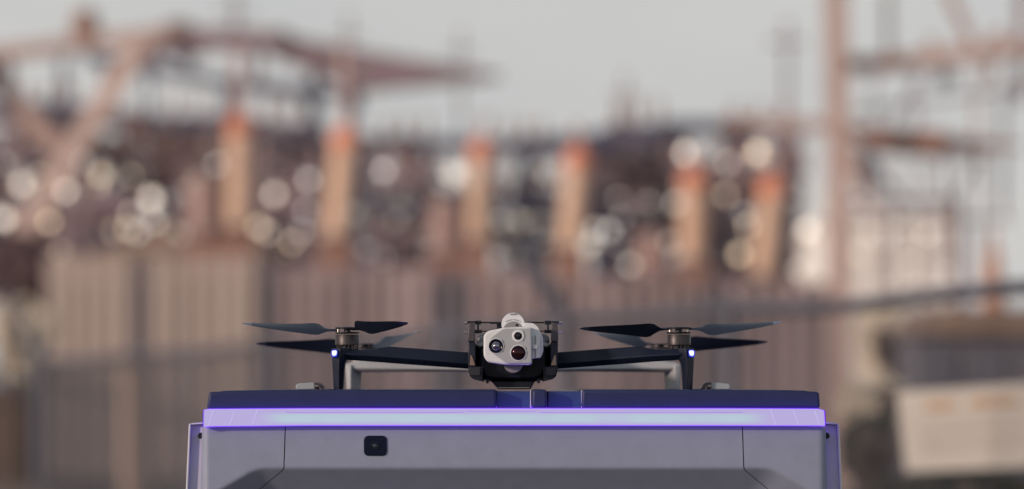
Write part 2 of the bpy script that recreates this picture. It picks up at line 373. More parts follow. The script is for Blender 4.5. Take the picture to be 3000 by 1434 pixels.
def tree(px, py, rx, ry, d, n, leaf, label, group, cat='tree', name='tree', holes=True, size=(.22, .42), ragged=.35, dd=2.0):
    base = Vector((P(px, 0, d).x, d-D0, 0))
    t = thing(name, base, label, cat, group)
    ctr = P(px, py, d); k = d/F
    tr = MB(); H = ctr.z
    tr.lathe(base, [(.32*rx/250, 0), (.2*rx/250, H*.6), (.08*rx/250, H*.98)], n=8)
    for i in range(6):
        a0 = base + Vector((0, 0, H*random.uniform(.45, .85)))
        a1 = ctr + Vector((random.uniform(-.6, .6)*rx*k, random.uniform(-1, 1), random.uniform(-.3, .5)*ry*k))
        tr.tube(a0, a1, .06, 6)
    tr.build('trunk', m_trunk, t)
    lobes = [(random.uniform(0, 6.28), random.uniform(.75, 1.12)) for _ in range(9)]
    mb_v = []; mb_f = []; tries = 0
    while len(mb_f) < n and tries < n*8:
        tries += 1
        u = random.uniform(-1.15, 1.15); v = random.uniform(-1.15, 1.15); ang = math.atan2(v, u)
        lim = 1 + ragged*(.5*math.sin(ang*3+lobes[0][0]) + .4*math.sin(ang*7+lobes[1][0]) + .25*math.sin(ang*13+lobes[2][0]))*.5
        if u*u + v*v > lim*lim: continue
        x_, y_ = px + u*rx, py + v*ry
        if holes and any((x_-hx)**2 + (y_-hy)**2 < (hr*.92)**2 for hx, hy, hr in HOLES): continue
        p = P(x_, y_, d); p.y += random.uniform(-dd, dd)
        s_ = random.uniform(*size)/2
        e1 = Vector((random.gauss(0,1), random.gauss(0,.6), random.gauss(0,1))).normalized()
        e2 = e1.cross(Vector((random.gauss(0,.5), 1, random.gauss(0,.5)))).normalized()
        i0 = len(mb_v); mb_v += [p - e1*s_, p + e2*s_*.6, p + e1*s_, p - e2*s_*.6]; mb_f.append((i0, i0+1, i0+2, i0+3))
    b = MB(); b.v = mb_v; b.f = mb_f
    b.build('crown', leaf, t)
TG = 'dark trees behind the yard'
tree(120, 590, 250, 215, 98, 1700, m_leafB, 'dark tree behind the crossing tan braces', TG)
tree(470, 540, 260, 190, 100, 1500, m_leafA, 'russet tree left of the tallest orange capped column', TG)
tree(820, 570, 230, 210, 98, 1700, m_leafB, 'dark tree between the first two orange capped columns', TG)
tree(1190, 610, 220, 190, 100, 950, m_leafA, 'russet tree between the second and third orange capped columns', TG)
tree(1550, 650, 220, 150, 98, 700, m_leafB, 'dark low tree between the third and fourth orange capped columns', TG)
tree(1860, 580, 230, 185, 100, 1700, m_leafB, 'dark tree behind the fifth orange capped column', TG)
tree(2180, 620, 190, 230, 98, 1250, m_leafA, 'russet tree behind the sixth orange capped column', TG)

# ---- added satin reflectors, aimed to throw sun glints that blur into bright discs
m_satins = [mat('glint_cool', (0.80, 0.90, 1.0), .5, metal=1.0, var=.04, scale=4), mat('glint_neutral', (0.80, 0.84, .84), .5, metal=1.0, var=.04, scale=4), mat('glint_warm', (0.85, 0.80, .66), .5, metal=1.0, var=.04, scale=4)]
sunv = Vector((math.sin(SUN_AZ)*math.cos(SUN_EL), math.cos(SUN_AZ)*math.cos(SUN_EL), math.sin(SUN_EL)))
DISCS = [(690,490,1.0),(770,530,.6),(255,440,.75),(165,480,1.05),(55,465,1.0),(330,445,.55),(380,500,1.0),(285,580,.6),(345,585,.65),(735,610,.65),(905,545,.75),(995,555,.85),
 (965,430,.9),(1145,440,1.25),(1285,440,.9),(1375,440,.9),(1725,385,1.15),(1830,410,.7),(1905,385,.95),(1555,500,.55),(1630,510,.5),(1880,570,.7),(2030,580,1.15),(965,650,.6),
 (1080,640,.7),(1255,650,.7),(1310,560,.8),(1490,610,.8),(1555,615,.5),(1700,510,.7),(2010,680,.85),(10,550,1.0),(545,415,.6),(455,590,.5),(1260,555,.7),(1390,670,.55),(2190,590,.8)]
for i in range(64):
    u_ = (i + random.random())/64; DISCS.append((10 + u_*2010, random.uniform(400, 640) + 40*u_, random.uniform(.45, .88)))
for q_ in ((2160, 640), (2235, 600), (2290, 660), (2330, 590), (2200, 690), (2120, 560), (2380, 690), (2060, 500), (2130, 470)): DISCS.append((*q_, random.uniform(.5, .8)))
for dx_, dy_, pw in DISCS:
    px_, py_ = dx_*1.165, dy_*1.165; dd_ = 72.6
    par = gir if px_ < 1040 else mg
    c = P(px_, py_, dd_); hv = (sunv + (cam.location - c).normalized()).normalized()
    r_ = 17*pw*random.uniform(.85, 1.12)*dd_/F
    MB().lathe(c, [(r_*.25, -.10), (r_*.3, -.05), (r_, -.03), (r_, -.006), (r_*.6, .004), (.001, .008)], ax=hv, n=20).build('glint_reflector', random.choice(m_satins), par, smooth=50)

# ---- right hand gantry: tall tan post, beams, hanging fittings
rg = thing('post_gantry', (P(2450, HOR, 58).x, 58-D0, 0), 'tall tan steel post gantry with side beams at the right', 'gantry')
def rgb(a_, b_, ww, nm, mm=m_tan, d=58, dp=.25): return pb(MB(), a_, b_, ww, d, dp).build(nm, mm, rg)
rgb((2447, -80), (2470, 1440), 62, 'post', dp=.34)
rgb((2470, 190), (2640, 188), 42, 'beam', m_rust, 58.3); rgb((2600, 185), (3080, 130), 48, 'beam', m_tan, 58.6)
rgb((2500, 330), (3060, 248), 9, 'wire_tray', m_plum, 58.6)
rgb((2600, -40), (2602, 170), 16, 'hanger', m_tan, 58.8); rgb((2770, -40), (2850, 140), 26, 'diagonal', m_tan, 58.9)
rgb((2995, -60), (2990, 300), 26, 'hanger', m_plum, 58.9); rgb((2907, 150), (2903, 235), 22, 'hanger', m_tan, 58.9)
rgb((2730, 110), (2735, 165), 24, 'hanger', m_tan, 58.9); rgb((2920, 90), (2925, 130), 40, 'bracket', m_tan, 59)
MB().prism([(2480, 365), (2700, 385), (3010, 428), (2700, 452), (2600, 440), (2480, 400)], 59, 59.4).build('tapered_arm', m_rust, rg)
rgb((2690, 415), (2755, 415), 66, 'junction_box', m_rust, 58.5, .4)
rgb((2120, 352), (2450, 372), 32, 'side_arm', m_tan, 59); rgb((2448, 360), (2560, 620), 24, 'stay', m_tan, 59)
def hang(px, py0, py1, rpx, d, label, m, nm='hanging_insulator'):
    a = P(px, py1, d); r = rpx*d/F; L = (py1-py0)*d/F
    t = thing(nm, a, label, 'insulator', 'hanging insulators')
    pr = [(r*.3, 0)]
    for i in range(5): pr += [(r, L*(.1+.15*i)), (r*.5, L*(.2+.15*i))]
    MB().lathe(a, pr + [(r*.2, L*.9)], n=14).build('disc_string', m, t, smooth=30)
    MB().tube(a + Vector((0,0,L*.88)), a + Vector((0,0,L*1.3)), r*.15, 6).build('hanger_rod', m_plum, t)
hang(2542, 440, 575, 38, 60, 'dark hanging insulator right of the tall tan post', m_navy)
hang(405, 322, 400, 40, 72, 'brown hanging insulator below the bright gap left of the tallest orange capped column', m_brown)
hang(2770, 195, 250, 34, 60, 'dark small hanging insulator under the upper right beam', m_plum)

# ---- thin frame and orange cone shaped post at the far right
for a_, b_, ww, mm in (((2560, 200), (2562, 470), 10, m_plum), ((2680, 190), (2684, 420), 10, m_plum), ((2740, 160), (2560, 440), 10, m_plum), ((2860, 150), (2864, 470), 12, m_tan), ((2940, 240), (2936, 640), 14, m_plum),
     ((2500, 430), (2660, 600), 12, m_plum), ((2880, 440), (2760, 640), 12, m_tan), ((2520, 440), (2900, 470), 9, m_plum), ((2870, 460), (2876, 860), 12, m_tan), ((2500, 650), (2960, 642), 10, m_plum), ((2560, 600), (2566, 900), 12, m_tan), ((2690, 600), (2692, 900), 12, m_mauve), ((2745, 600), (2750, 900), 9, m_mauve), ((2560, 760), (2810, 752), 10, m_mauve)):
    rgb(a_, b_, ww, 'lattice_bar', mm, 60.5, .1)
fr = thing('light_frame', (P(2660, HOR, 62).x, 62-D0, 0), 'thin steel frame standing before the pale building', 'frame')
for a_, b_, ww in (((2800, 590), (2815, 860), 26), ((2620, 480), (2612, 860), 12), ((2480, 592), (2800, 592), 16), ((2700, 470), (2700, 600), 12), ((2760, 440), (2775, 600), 10)):
    pb(MB(), a_, b_, ww, 62).build('bar', m_plum, fr)
pb(MB(), (2812, 850), (2812, 1500), 26, 62.4).build('leg', m_plum, fr); pb(MB(), (2612, 850), (2612, 1500), 14, 62.4).build('leg', m_plum, fr)
m_oc = mat('orange_plastic', (0.46, 0.19, 0.085), .5)
oc = thing('marker_cone', (P(2912, 0, 40).x, 40-D0, 0), 'slim orange marker post with pointed top at the right edge', 'marker')
a = Vector((P(2912, 0, 40).x, 40-D0, 0)); hz = P(0, 672, 40).z
MB().lathe(a, [(.14, 0.06), (.125, hz*.55), (.12, hz*.78), (.03, hz*.97), (.01, hz)], n=16).build('post', m_oc, oc, smooth=40)
MB().lathe(a, [(.26, 0), (.26, .05), (.2, .08)], n=16).build('base', m_navy, oc)

# pale building at the right
m_cream = mat('cream_cladding', (0.88, 0.87, 0.85), .8, var=.08, scale=.2)
pbld = thing('pale_building', (P(2720, HOR, 130).x, 130-D0, 0), 'pale cream warehouse beyond the tall tan post', 'building')
a = P(2440, 640, 130); b = P(2800, 640, 130)
MB().box((a.x, 130-D0, 0), (b.x, 150-D0, a.z)).build('wall', m_cream, pbld)
MB().box((a.x-.2, 130-D0-.2, a.z+.01), (b.x+.2, 150-D0, a.z+.25)).build('roof', mat('cream_roof', (.84, .82, .8), .7), pbld)
for i in range(4):
    xx = a.x + (b.x-a.x)*(i+.5)/4
    MB().box((xx-.07, 130-D0-.08, 0), (xx+.07, 130-D0-.005, a.z)).build('pilaster', mat('cream_trim', (.78, .75, .72), .8), pbld)

# ---- equipment cabinet and yard clutter seen through the fence at lower right
m_cab = mat('slate_paint', (0.11, 0.11, 0.14), .5, var=.2, scale=1)
cb = thing('equipment_cabinet', (P(2850, 0, 24).x, 24-D0, 0), 'dark slate equipment cabinet behind the white sign', 'cabinet')
a = P(2675, 985, 24); b = P(3090, 985, 24)
MB().box((a.x, 24-D0, .1), (b.x, 25-D0, a.z)).build('body', m_cab, cb, bevel=.02)
MB().prism([(2660, 985), (2720, 905), (3050, 905), (3105, 985)], 23.9, 25.1).build('hood', mat('rust_hood', (.2, .14, .11), .7, var=.4, scale=3), cb, bevel=.02)
for i in range(3):
    xx = a.x + (b.x-a.x)*(i+.5)/3
    MB().box((xx-.13, 24-D0-.03, .3), (xx+.13, 24-D0-.003, a.z-.1)).build('door', m_cab, cb, bevel=.01)
MB().box((a.x, 24-D0, 0), (b.x, 25-D0, .095)).build('plinth', m_gravel, cb)

tree(2590, 1010, 62, 110, 27, 2400, m_leafC, 'pale dry bush beside the tall tan post', 'bushes along the fence', 'bush', 'bush', False, (.06, .14), .4, .3)
tree(2560, 1190, 75, 75, 21, 1500, m_leafC, 'pale dry grass tuft left of the white sign', 'bushes along the fence', 'bush', 'bush', False, (.04, .1), .6, .3)
tree(2545, 1330, 70, 110, 20, 1600, m_leafG, 'dark green shrub low beside the white sign', 'bushes along the fence', 'bush', 'bush', False, (.05, .1), .4, .2)
tree(2850, 1470, 330, 85, 19, 2600, m_leafG, 'dark green hedge under the white sign', 'bushes along the fence', 'bush', 'bush', False, (.05, .1), .3, .3)
tree(60, 985, 75, 100, 58, 1800, m_leafC, 'pale dry bush left of the plank wall', 'bushes along the fence', 'bush', 'bush', False, (.1, .22), .5, .5)
tree(50, 800, 100, 110, 66, 1500, m_leafB, 'dark shrub tree above the pale bush at the left edge', 'bushes along the fence', 'bush', 'bush', True, (.12, .25), .5, .5)
m_slate_w = mat('shaded_panel', (0.12, 0.09, 0.085), .8, var=.2, scale=1, rand=.15)  # shade on this wall segment put into its dark colour
sw = thing('shaded_panel_wall', (P(40, 0, 60).x, 60-D0, 0), 'brown panel wall with shade put into its colour, left of the long plank wall', 'wall')
for i in range(7):
    x0 = -170 + i*42
    MB().pbox(x0, 1130, x0+37, 1142+277, 60, 60.06).build('panel', m_slate_w, sw)
MB().pbox(-170, 1150, 124, 1142+277, 60.1, 60.16).build('frame', m_wframe, sw)

# pale concrete post in front of the wall
cp = thing('concrete_post', (P(402, 0, 45).x, 45-D0, 0), 'pale round concrete post standing before the left part of the plank wall', 'post')
a = Vector((P(402, 0, 45).x, 45-D0, 0)); h = P(0, 1062, 45).z
MB().lathe(a, [(.19, 0), (.185, h-.05), (.15, h-.03)], n=18).build('shaft', mat('pale_concrete', (.42, .33, .28), .85, var=.15), cp, smooth=40)
MB().lathe(a + Vector((0,0,h-.03)), [(.16, 0), (.15, .03), (.05, .06)], n=18).build('cap', mat('pale_concrete2', (.38, .31, .27), .85), cp, smooth=40)

# ---- chain link fence, running from near right to far left
m_galv = mat('galvanised', (0.095, 0.10, 0.13), .55, metal=.2, var=.2, scale=3)
RAIL = 0.40
def fd(px):                                         # distance of the fence line at photo column px
    ypx = 1075 - (1075-840)*px/3000
    return RAIL*F/(HOR-ypx)
def FP(px, z): 
    d = fd(px); v = P(px, 0, d); return Vector((v.x, v.y, z))
A = FP(-250, 0); B = FP(3250, 0); dirF = (B-A).normalized(); LF = (B-A).length
nrm = Vector((-dirF.y, dirF.x, 0))
RAILR = .044
fe = thing('chain_link_fence', (A+B)/2, 'grey chain link fence crossing the whole view with a dark top rail', 'fence')
zr = HC + RAIL
MB().loft([[A + dirF*LF*i/80 + Vector((0, 0, zr + .016*math.sin(i*.55) + .010*math.sin(i*1.7))) + (nrm*math.cos(2*math.pi*j/10) + Vector((0, 0, 1))*math.sin(2*math.pi*j/10))*(.085 - .053*(i/80)**.8) for j in range(10)] for i in range(81)]).build('top_rail', m_galv, fe, smooth=60)
for px, r_ in ((-140, .05), (122, .11), (545, .035), (790, .045), (1310, .07), (1652, .06), (2140, .04)):
    p = FP(px, 0)
    po = MB().lathe(p, [(r_, 0), (r_, zr+.03), (r_*.6, zr+.07)], n=12).build('post', m_galv, fe, smooth=40)
    if px in (122, 1652):
        sc_ = 1.9 if px == 122 else 1.0
        q0 = p + Vector((0, 0, zr+.03)); q1 = P(px - (120 if px == 122 else 112), (850 if px == 122 else 742), fd(px))
        MB().bar(q0, q1, .1*sc_, .05).build('barb_arm', m_galv, po)
wm = MB(); sp = .075; n = int(LF/sp); wr = .0026
for sgn in (1, -1):
    for i in range(-int(zr/sp)-1, n + int(zr/sp)+1):
        s0 = i*sp; s1 = s0 + sgn*zr; z0, z1 = 0.02, zr
        p0 = A + dirF*s0 + nrm*(.002*sgn); p1 = A + dirF*s1 + nrm*(.002*sgn); p0.z = z0; p1.z = z1
        if min(s0, s1) < 0 or max(s0, s1) > LF: continue
        t = (p1-p0).normalized(); u = t.cross(nrm).normalized()*wr; v = nrm*wr
        wm.add([p0-u, p0+v, p0+u, p1-u, p1+v, p1+u], [(0,1,4,3), (1,2,5,4), (2,0,3,5)])
wo = wm.build('wire_mesh', m_galv, fe); wo['kind'] = 'stuff'

# ---- white sign on the fence
m_sign = mat('sign_white', (0.66, 0.62, 0.57), .5, var=.06, scale=4)
m_sor = mat('sign_orange', (0.60, 0.36, 0.18), .5); m_sgrey = mat('sign_grey', (.54, .47, .43), .6)
sd0 = 14.6
sg = thing('warning_sign', P(2850, 1380, sd0), 'white board sign with orange lettering hung on the fence at lower right', 'sign')
MB().prism([(2630, 1150), (3090, 1118), (3090, 1368), (2655, 1384)], sd0, sd0+.02).build('board', m_sign, sg, bevel=.004)
lt = MB(); lg = MB()
def strip(mb, x0, x1, yc, h, n):
    st = (x1-x0)/n
    for i in range(n):
        xa = x0 + i*st; sl = -0.07*(xa-2700)
        hh = h*random.uniform(.85, 1.0)
        mb.pbox(xa, yc+sl-hh/2, xa+st*.7, yc+sl+hh/2, sd0-.004, sd0-.001)
strip(lt, 2712, 2802, 1192, 24, 6); strip(lt, 2845, 2985, 1192, 26, 9)
lt.build('orange_lettering', m_sor, sg)['kind'] = 'stuff'
for yy in (1240, 1268, 1296, 1322): strip(lg, 2700, 2990, yy, 8, 22)
lg.build('grey_print', m_sgrey, sg)['kind'] = 'stuff'

# ================================================================== DOCKING STATION
m_shell = mat('shell_grey', (0.238, 0.275, 0.39), .5, var=.045, scale=40, bump=.12)  # grey plastic tinted blue for the strip's light and cool shade
m_lid = mat('lid_slate', (0.018, 0.027, 0.090), .5, var=.06, scale=40, bump=.2, spec=.3)
m_recess = mat('lid_recess', (0.018, 0.045, 0.12), .35, var=.05, scale=40)
m_plate = mat('side_plate', (0.52, 0.54, 0.62), .45, metal=.0, var=.04, scale=40)
m_gap = mat('gap_black', (0.01, 0.01, 0.014), .8)
m_black = mat('black_plastic', (0.006, 0.009, 0.019), .45, var=.1, scale=40, bump=.15, spec=.3)
m_gloss = mat('black_gloss', (0.003, 0.006, 0.022), .2, var=.02, scale=40, spec=.18)
dock = thing('drone_dock', (0, .3, 0), 'light grey drone docking station with slate lid and glowing violet light strip', 'drone dock')
dL, dP, dF = 5.374, 5.39, 5.394                     # light strip, front shell, lid fronts
DB = 6.2                                            # rear of the dock

# lid: two long panels, a middle block and two recessed windows between them
def lidpanel(pts): 
    return MB().prism(pts, dF, DB).build('lid_panel', m_lid, dock, bevel=.004, seg=3)
lidpanel([(612, 1149)] + [(650, 1147), (655, 1145.5), (800, 1143), (1000, 1142.3), (1453, 1142)] + [(1455, 1197), (605, 1199)])
lidpanel([(1705, 1142), (2080, 1142.3), (2300, 1143.5), (2360, 1145), (2366, 1147), (2400, 1148.5), (2403, 1197), (1703, 1197)])
lidpanel([(1559, 1142), (1602, 1142), (1604, 1197), (1558, 1197)])
MB().prism([(1455.5, 1147), (1552, 1147), (1554, 1198), (1455.5, 1198)], dF+.03, DB-.02).build('lid_recess', m_recess, dock)
MB().prism([(1607, 1147), (1702.5, 1147), (1702.5, 1198), (1606, 1198)], dF+.03, DB-.02).build('lid_recess', m_recess, dock)
for xa in (1553.2, 1703.3):
    MB().prism([(xa, 1144), (xa+2.5, 1144), (xa+2.5, 1197), (xa, 1197)], dF+.006, dF+.05).build('recess_rim', m_plate, dock)

# violet light strip
m_led = bpy.data.materials.new('violet_diffuser'); m_led.use_nodes = True
t = m_led.node_tree; b = t.nodes['Principled BSDF']
b.inputs['Base Color'].default_value = (.12, .11, .2, 1); b.inputs['Roughness'].default_value = .35
geo = t.nodes.new('ShaderNodeNewGeometry'); sx = t.nodes.new('ShaderNodeSeparateXYZ'); t.links.new(geo.outputs['Position'], sx.inputs[0])
def mr(src, a0, a1, b0=0, b1=1, interp='SMOOTHSTEP'):
    n_ = t.nodes.new('ShaderNodeMapRange'); n_.interpolation_type = interp
    n_.inputs[1].default_value = a0; n_.inputs[2].default_value = a1; n_.inputs[3].default_value = b0; n_.inputs[4].default_value = b1
    t.links.new(src, n_.inputs[0]); return n_.outputs[0]
def mth(op, a_, b_):
    n_ = t.nodes.new('ShaderNodeMath'); n_.operation = op
    for i, q_ in enumerate((a_, b_)):
        if isinstance(q_, float): n_.inputs[i].default_value = q_
        else: t.links.new(q_, n_.inputs[i])
    return n_.outputs[0]
zc = P(0, 1226, dL).z; ax_ = mth('ABSOLUTE', mth('SUBTRACT', sx.outputs[0], P(CX+2, 0, dL).x), 0.0)
az = mth('ABSOLUTE', mth('SUBTRACT', sx.outputs[2], zc), 0.0)
core = mth('MULTIPLY', mr(az, .0035, .0095, 1, 0), mr(ax_, .33, .385, 1, 0))
wv = t.nodes.new('ShaderNodeTexNoise'); wv.inputs['Scale'].default_value = 22; wv.inputs['Detail'].default_value = 1
t.links.new(geo.outputs['Position'], wv.inputs['Vector'])
core = mth('MULTIPLY', core, mr(wv.outputs[0], .2, .6, .62, 1.0))
mx = t.nodes.new('ShaderNodeMix'); mx.data_type = 'RGBA'; t.links.new(core, mx.inputs[0])
mx.inputs[6].default_value = (.37, .325, .58, 1); mx.inputs[7].default_value = (.36, .49, .54, 1)
# the diffuser sheds deep violet through its upper, lower and end edges
sn = t.nodes.new('ShaderNodeSeparateXYZ'); t.links.new(geo.outputs['Normal'], sn.inputs[0])
edge = mr(sn.outputs[1], -.9, -.55, 0, 1, 'LINEAR')
mx2 = t.nodes.new('ShaderNodeMix'); mx2.data_type = 'RGBA'; t.links.new(edge, mx2.inputs[0]); t.links.new(mx.outputs[2], mx2.inputs[6])
mx2.inputs[7].default_value = (.34, .05, 1.9, 1)
t.links.new(mx2.outputs[2], b.inputs['Emission Color']); b.inputs['Emission Strength'].default_value = 1.0
strip_o = MB()
pts = rpoly([(596, 1201), (612, 1198.5), (900, 1197), (2106, 1197), (2396, 1198), (2415, 1202), (2418, 1249), (2400, 1248), (2106, 1247.5), (900, 1247.5), (620, 1250), (595, 1253)], [5, 2, 2, 2, 2, 5, 5, 2, 2, 2, 2, 5])
led = strip_o.prism(pts, dL, DB+.02).build('light_strip', m_led, dock, bevel=.0012, seg=2)
m_trim = mat('violet_edge', (.05, .01, .2), .4, emit=(.10, .008, .55), es=.75)
MB().prism([(612, 1196.6), (900, 1194.8), (2106, 1194.8), (2398, 1195.8), (2398, 1198.6), (2106, 1197.8), (900, 1197.8), (612, 1199.4)], dL+.001, dL+.012).build('edge_trim', m_trim, led)
MB().prism([(594.5, 1203), (596.6, 1202.5), (595.6, 1252), (593, 1252)], dL-.0006, dL+.01).build('edge_trim', m_trim, led)
MB().prism([(2416, 1203), (2418, 1203.5), (2420, 1249), (2418, 1249)], dL-.0006, dL+.01).build('edge_trim', m_trim, led)
MB().prism([(602, 1252.6), (630, 1249.6), (900, 1247.2), (2106, 1247.2), (2395, 1248), (2418, 1249.5), (2418, 1251.5), (2395, 1249.8), (2106, 1249.2), (900, 1249.2), (630, 1251.6), (602, 1254.6)], dL+.002, dL+.012).build('edge_trim', mat('violet_lower_edge', (.1, .05, .3), .4, emit=(.16, .07, .55), es=.9), led)
m_line = mat('diffuser_line', (.2, .15, .4), .5, emit=(.30, .19, .62), es=.75)
MB().pbox(838, 1207.5, 1360, 1210, dL-.0006, dL-.0001).build('diffuser_groove', m_line, led)
MB().pbox(1370, 1205, 1570, 1207, dL-.0006, dL-.0001).build('diffuser_groove', m_line, led)
MB().pbox(1580, 1207.5, 2176, 1210, dL-.0006, dL-.0001).build('diffuser_groove', m_line, led)
for xa in (610, 672, 738): 
    MB().prism([(xa+15, 1201), (xa+16.5, 1201), (xa+1.5, 1246), (xa, 1246)], dL-.0006, dL-.0001).build('diffuser_facet', mat('diffuser_facet', (.3, .28, .5), .4, emit=(.39, .342, .60), es=1), led)
    MB().prism([(2*1506-xa-15, 1201), (2*1506-xa-16.5, 1201), (2*1506-xa-1.5, 1246), (2*1506-xa, 1246)], dL-.0006, dL-.0001).build('diffuser_facet', MATS['diffuser_facet'], led)

# front shell: three panels of one pressed surface that turns under below the brow line
def seamL(py):
    if py < 1366: return 836 - (py-1250)*4/116
    if py < 1380: return 832 - (py-1366)**2*.032
    return max(825.7 - (py-1380)*1.25, 640)
def seamR(py): return 2*1505.5 - seamL(py)
def shell_depth(px, py):
    hx = 1505.5
    q1 = py - 1373.0                                 # below the brow
    ed = 1505.5 - abs(px-hx)                        # distance as if on left half: mirrored column
    xl = ed                                          # left-side column
    q2 = ((xl - 752)*.5 + (py - 1373)*.86)*.9       # inside of the slanting outline
    k_ = 14.0
    h_ = max(0, min(1, .5 + .5*(q2-q1)/k_)); sdv = q2*(1-h_) + q1*h_ - k_*h_*(1-h_)   # smooth min
    sdv = min(sdv, 90)
    soft = 2.4*math.log1p(math.exp(max(-30, min(30, sdv/2.4))))
    dep = soft*1.25
    edge_ = abs(px-hx) - (918 - 26 - .02*0)
    if edge_ > 0:
        e = min(edge_/26, .999); dep += 26*(1 - math.sqrt(1-e*e))
    return dP + dep*5.39/F
def shell(name, xl, xr, nx, gl, gr):
    rows = [1250.5 + i*(1640-1250.5)/110 for i in range(111)]
    mb = MB(); idx = {}
    V = []; Fc = []
    for j, py in enumerate(rows):
        a0 = xl(py) + gl; a1 = xr(py) - gr
        for i in range(nx+1):
            px = a0 + (a1-a0)*i/nx; d = shell_depth(px, py); V.append(P(px, py, 5.39)); V[-1].y = d-D0
    W_ = nx+1
    for j in range(len(rows)-1):
        for i in range(nx): Fc.append((j*W_+i, j*W_+i+1, (j+1)*W_+i+1, (j+1)*W_+i))
    # returns at the left and right rim
    for side, col in (('l', 0), ('r', nx)):
        n0 = len(V)
        for j in range(len(rows)):
            p = V[j*W_+col].copy(); p.y += .012; V.append(p)
        for j in range(len(rows)-1): Fc.append((j*W_+col, (j+1)*W_+col, n0+j+1, n0+j))
    mb.v = V; mb.f = Fc
    return mb.build(name, m_shell, dock, smooth=45)
bl = lambda py: 591 - (py-1250)*5/184
br = lambda py: 2*1505.5 - bl(py) 
shell('corner_panel', bl, seamL, 60, 0, 1.5); shell('front_panel', seamL, seamR, 150, 1.5, 1.5); shell('corner_panel', seamR, br, 60, 1.5, 0)
# dark inner body behind the seams
core_b = MB()
core_b.prism([(602, 1252), (2409, 1252), (2420, 1660), (590, 1660)], 5.50, DB).build('inner_body', m_gap, dock)
# seam backing following the joint
for sgn, fn in ((1, seamL), (-1, seamR)):
    V = []; Fc = []
    for j in range(80):
        py = 1251 + j*3.4; xx = fn(py)
        for dx in (-5, 5):
            p = P(xx+dx, py, 5.39); p.y = shell_depth(xx+dx, py) - D0 + .004; V.append(p)
        if j: Fc.append((2*j-2, 2*j-1, 2*j+1, 2*j))
    q = MB(); q.v = V; q.f = Fc; q.build('seam_gasket', m_gap, dock)
# side plates
def sideplate(m_=False):
    f_ = mir if m_ else (lambda p: p)
    f_ = (lambda p: [(2*1506-x_, y_) for x_, y_ in p]) if m_ else f_
    pl = MB().prism(f_(rpoly([(560, 1246), (606, 1243), (606, 1660), (541, 1660)], 3)), 5.425, DB-.05).build('side_plate', m_plate, dock, bevel=.0015)
    MB().prism(f_([(553, 1242), (559.5, 1242), (541, 1660), (534, 1660)]), 5.415, DB-.05).build('side_rim', m_plate, dock, bevel=.001)
    MB().prism(f_([(560, 1240.5), (606, 1239.5), (606, 1242.6), (560, 1245)]), 5.415, DB-.05).build('top_rim', m_plate, dock, bevel=.001)
    c = P(588 if not m_ else 2*1506-590, 1277, 5.41)
    MB().lathe(c, [(.0045, -.02), (.0045, 0), (.003, .0015)], axis='y', n=16).build('bolt', m_black, dock, smooth=40)
sideplate(); sideplate(True)
# camera window in the shell
cw = MB().prism(rrect(1066, 1277, 1133, 1336, 13), 5.388, 5.395).build('camera_window', m_gloss, dock, bevel=.0006)
MB().lathe(P(1099.5, 1307, 5.388), [(.0055, -.004), (.0055, .0012), (.0048, .0014), (.0042, .0004), (.001, .0004)], axis='y', n=24).build('lens_ring', m_black, cw, smooth=30)
MB().lathe(P(1099.5, 1307, 5.388), [(.0035, -.002), (.0032, .0004), (.002, .0012), (.0003, .0015)], axis='y', n=20).build('lens', mat('lens_glass', (.02, .03, .06), .05, spec=.9), cw, smooth=60)
# lower chassis and stand
MB().box((-.40, -.02, .75), (.40, .66, 1.30)).build('chassis', m_gap, dock)
for sx_ in (-1, 1):
    for yy in (.05, .6):
        MB().box((sx_*.34-.03, yy-.03, 0), (sx_*.34+.03, yy+.03, .748)).build('stand_leg', m_black, dock, bevel=.004)
MB().box((-.42, .0, .06), (.42, .02, .12)).build('stand_rail', m_black, dock)
# latches on the lid
m_latch = mat('latch_grey', (.30, .34, .38), .4, var=.05, scale=40)
m_hook = mat('latch_hook', (.10, .085, .10), .5, var=.05, scale=40)
def latch(m_, lab):
    f_ = mir if m_ else (lambda p: p)
    V = []
    la = MB().loft([[P(*q_, dd_) for q_ in f_([(xo, 1142.2), (xo, 1131), (xo+2, 1126), (xo+6, 1121.5)] if False else [(868+ox, 1142), (866+ox, 1133), (869+ox, 1127), (874+ox, 1124.5), (918+ox, 1120.5), (922+ox, 1124), (923+ox, 1134), (920+ox, 1142)])] for dd_, ox in ((5.50, 0), (5.56, 0))]).build('latch', m_latch, dock, bevel=.0015)
    MB().prism(f_(rpoly([(922, 1121), (938, 1121), (946, 1127), (949, 1135), (958, 1142), (944, 1142), (940, 1141), (936, 1133), (930, 1128), (922, 1127)], 1.5)), 5.51, 5.55).build('hook', m_hook, la, bevel=.001)
    MB().prism(f_([(923, 1134), (932, 1133), (934, 1142), (923, 1142)]), 5.515, 5.545).build('hook_foot', m_hook, la)
    MB().prism(f_([(958, 1140.5), (986, 1140.5), (986, 1142.2), (958, 1142.2)]), 5.50, 5.55).build('strap', m_black, la)
latch(False, ''); latch(True, '')

